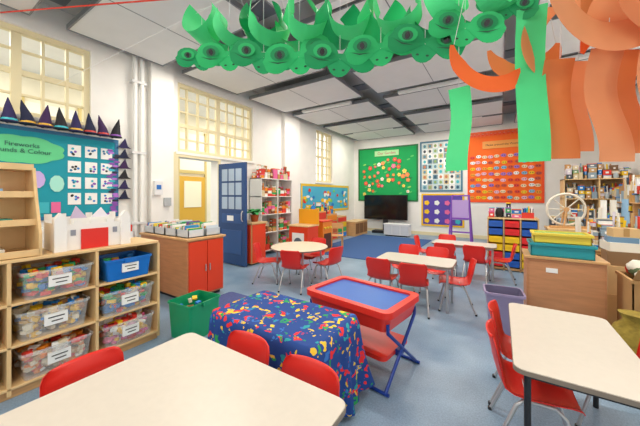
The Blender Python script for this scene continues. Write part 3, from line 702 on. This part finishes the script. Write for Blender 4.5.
b=B('orange_toy_cooker'); b.box(-4.35,-3.8,6.05,6.5,.012,.8,C('#f08a2a')); b.box(-4.37,-3.78,6.03,6.52,.8,.83,redp); b.box(-3.8,-3.79,6.1,6.45,.1,.5,C('#5a3020')); 
for q in range(3): b.tube([(-3.8,6.13+q*.14,.65),(-3.76,6.13+q*.14,.65)],.03,C('#f5d548'),10)
b.done(bevel=.004)
b=B('low_wooden_book_box'); b.box(-4.9,-4.4,9.2,10.3,.0,.5,wood); b.box(-4.92,-4.38,9.18,10.32,.5,.53,woodl)
for i in range(3): b.box(-4.4,-4.39,9.25+i*.35,9.55+i*.35,.08,.45,C('#8a6038'))
b.done()
b=B('wooden_toy_chair')
for s in (-1,1):
    for t in (-1,1): b.tube([(s*.16,t*.15,0),(s*.15,t*.14,.34 if t<0 else .68)],.016,wood)
b.prism(rrect(-.18,.18,-.17,.17,.03,.33),(0,0,.025),wood); b.box(-.17,.17,.13,.15,.52,.68,wood); b.done(loc=(-3.9,6.95,.013),rz=.4)

# ---------- hanging paper ----------
YL=1.3
def sz(x): return 3.05-.045*(x+5.3)
thr=C('#dddddd')
P=[(-1.90,2.53),(-1.58,2.46),(-1.26,2.37),(-.97,2.29),(-.71,2.215),(-.48,2.20),(-.28,2.17),(-.12,2.18),(.02,2.23)]
S=[.36,.42,.42,.41,.38,.34,.33,.29,.22]
b=B('paper_crocodile_garland')
b.tube([(LX+.002,YL,sz(LX)),(RX-.002,YL,sz(RX))],.002,C('#e8e8e8'),5)
for i,((x,z),s) in enumerate(zip(P,S)):
    w=s*.50; h=s*.30; yy=YL-.016*(i%2)
    rot=[-.1,-.15,.1,-.2,.15,-.1,.25,.3,.45][i]; tz=[.7,.65,.55,.5,.4,.35,.3,.2,.15][i]
    out=[]
    for c_ in (-w*.5,w*.5):
        for k in range(8): t=pi-pi*k/7; out.append((c_+w*.42*math.cos(t),h*.25+h*.5*math.sin(t)))
    out.append((w,h*.1))
    for c_,r_,dp in ((w*.66,w*.32,.7),(0,w*.34,1.1),(-w*.66,w*.32,.7)):
        for k in range(1,8):
            t=-pi*k/8; out.append((c_+r_*math.cos(t),-.15*h+r_*dp*math.sin(t)))
    out.append((-w,h*.1))
    T=Matrix.Translation((x,yy,z))@Matrix.Rotation(tz,4,'Z')@Matrix.Rotation(rot,4,'Y')@Matrix.Rotation(.25,4,'X')
    b.M=T; cv=lambda px:-.3*px*px/s
    n=len(out); vs=[(p[0],cv(p[0]),p[1]) for p in out]+[(0,0,0)]
    b.add(vs,[(k,(k+1)%n,n) for k in range(n)],[gpaper2,gpaper3][i%2])
    for e_ in (-1,1):
        cx=w*.5*e_; cy=cv(cx)
        b.disc((cx,cy-.014,h*.28),(1,0,0),(0,0,1),s*.13,s*.09,[gpaper3,gpaper2][i%2],14); b.disc((cx,cy-.0155,h*.24),(1,0,0),(0,0,1),s*.075,s*.06,C('#0f5a3a'),12); b.disc((cx,cy-.017,h*.24),(1,0,0),(0,0,1),s*.035,s*.045,black,8)
        b.disc((w*.13*e_,-.012,-w*.28),(1,0,0),(0,0,1),s*.022,s*.014,C('#0f4a30'),8)
        b.add([(e_*w*.3,cv(w*.3)-.008,-h*.1),(e_*w*.6,cv(w*.6)-.008,-h*.05),(e_*w*.85,cv(w*.85)-.008,h*.06),(e_*w*.6,cv(w*.6)-.008,-h*.12)],[(0,1,2,3)],C('#0f5a3a'))
    b.M=Matrix.Identity(4)
    b.tube([(x,yy,z),(x,YL,sz(x))],.0012,thr,4)
GAR=b.done()
b=B('orange_paper_garland'); b.tube([(-.6,YL+.18,sz(-.6)),(RX-.002,YL+.18,sz(RX))],.002,C('#e8e8e8'),5); b.tube([(-.6,YL+.18,sz(-.6)),(-.6,YL+.18,3.83)],.0015,thr,4); OG=b.done()
def loop(x,z,r,w,m,rz,a0,a1,name='curled_paper',flat=1.0,n=30,yo=0,sh=.25,rx=0):
    b=B(name); path=[]
    for i in range(n):
        t=a0+(a1-a0)*i/(n-1); rr=r*(1-sh*i/n); path.append((rr*math.cos(t),0,rr*math.sin(t)*flat))
    if rx: b.M=Matrix.Rotation(rx,4,'X')
    b.ribbon(path,(0,w,0),m); b.M=Matrix.Identity(4)
    hp=max(path,key=lambda p:p[2])
    b.tube([(hp[0],0,hp[2]*math.cos(rx)),(0,0,sz(x)-z)],.0012,thr,4)
    return b.done(loc=(x,YL+yo,z),rz=rz,parent=GAR if m in (gpaper,gpaper2,gpaper3) else OG)
# curled strips: rolled hoops of paper
gs=[gpaper,gpaper3,gpaper,gpaper2]
k=0
for (x,z,r) in ((-1.84,2.79,.17),(-1.66,2.70,.18),(-1.5,2.66,.15),(-1.34,2.66,.17),(-1.18,2.58,.15),(-1.03,2.56,.16),(-.89,2.50,.14),(-.76,2.48,.14),(-.63,2.44,.13),(-.51,2.41,.13),(-.39,2.37,.12),(-.29,2.35,.11),(-.19,2.33,.10),(-.09,2.30,.09),(.0,2.30,.09)):
    loop(x,z,r,r*.95,gs[k%4],.65+.5*((k*7)%5-2)/2.0,pi*(.75+.1*(k%3)),pi*(2.25+.1*(k%2)),rx=-.25+.1*(k%3),yo=.0+.11*(k%2),sh=.3); k+=1
def strip(x,z1,z0,w,m,rz,curl=.03,yoff=0):
    b=B('hanging_paper_strip'); n=14
    path=[(0,curl*math.sin(i/(n-1)*pi*1.6),z1-z0-(z1-z0)*i/(n-1)) for i in range(n)]
    b.ribbon(path,(w,0,0),m); b.tube([(0,0,z1-z0),(0,-yoff,sz(x)-z0)],.0012,thr,4)
    return b.done(loc=(x,YL+yoff,z0),rz=rz,parent=GAR if m in (gpaper,gpaper2,gpaper3) else OG)
strip(-.145,1.95,1.60,.085,gpaper,-.2); strip(.10,2.2,1.62,.095,gpaper,.1,.04)
# flat curved orange / tan cut-outs (annular sectors, gently bowed)
def arc_cut(x,z,ro,ri,m,rz,a0,a1,yo=0,bow=.6,n=26,rx=0):
    b=B('curved_paper_cutout'); vs=[];fs=[]
    for i in range(n):
        t=a0+(a1-a0)*i/(n-1); f=i/(n-1); tp=min(1,4*f+.25,4*(1-f)+.25); mid=(ro+ri)/2; hw=(ro-ri)/2*tp
        for q in range(4):
            rr=mid-hw+2*hw*q/3; px=rr*math.cos(t); pz=rr*math.sin(t); vs.append((px,-bow*px*px-.15*abs(pz)**1.5,pz))
    for i in range(n-1):
        for q in range(3): fs.append((i*4+q,i*4+q+1,(i+1)*4+q+1,(i+1)*4+q))
    b.M=Matrix.Rotation(rx,4,'X'); b.add(vs,fs,m,True); b.M=Matrix.Identity(4)
    hp=max(vs,key=lambda p:p[2]); b.tube([hp,(0,0,sz(x)-z)],.0012,thr,4)
    return b.done(loc=(x,YL+yo,z),rz=rz,parent=OG)
arc_cut(-.02,2.10,.20,.135,opaper,.5,pi*1.02,pi*1.85,yo=.0)
arc_cut(.07,2.12,.17,.10,opaper3,.5,pi*1.1,pi*1.95,yo=.08)
arc_cut(.30,2.22,.25,.15,opaper2,.6,pi*.98,pi*1.8,yo=.0); arc_cut(.37,2.13,.22,.13,opaper3,.6,pi*.1,pi*1.05,yo=.06,rx=.2)
arc_cut(.44,2.22,.22,.12,opaper3,.6,pi*1.05,pi*1.95,yo=.05); arc_cut(.36,1.97,.19,.12,opaper,.6,pi*.1,pi*.95,yo=.12); arc_cut(.20,2.08,.16,.09,opaper2,.5,pi*.55,pi*1.45,yo=.1)
loop(.34,2.2,.19,.14,opaper2,.9,pi*.85,pi*2.15,flat=.8,rx=-.3,yo=.14)
strip(.185,2.0,1.63,.10,opaper3,.4,.025,.04); strip(.245,2.0,1.66,.08,opaper2,.5,.02,.1); strip(.31,2.0,1.61,.11,opaper2,.5,.03,.03); strip(.37,2.0,1.64,.11,opaper3,.6,.025,.08); strip(.43,2.0,1.66,.10,opaper2,.5,.02,.04); strip(.48,2.02,1.68,.09,opaper3,.6,.02,.1)
b=B('red_string_line'); b.tube([(LX+.003,.79,3.80),(-3.06,1.595,3.59),(RX-.003,3.6,3.05)],.009,C('#f0402a'),6); b.done()

# ---------- world / camera ----------
w=bpy.data.worlds.new('World'); bpy.context.scene.world=w; w.use_nodes=True; bg=w.node_tree.nodes['Background']; bg.inputs[0].default_value=(1,.98,.95,1); bg.inputs[1].default_value=1.8
cam=bpy.data.cameras.new('camera'); cam.sensor_width=36; cam.lens=36*280/640; cam.shift_y=-18/640; cam.clip_start=.05
co=bpy.data.objects.new('camera',cam); bpy.context.collection.objects.link(co); co.location=(0,0,1.5); co.rotation_euler=(pi/2,0,math.atan(180/280))
bpy.context.scene.camera=co
vs_=bpy.context.scene.view_settings; vs_.view_transform='Standard'; vs_.look='None'; vs_.exposure=0.0
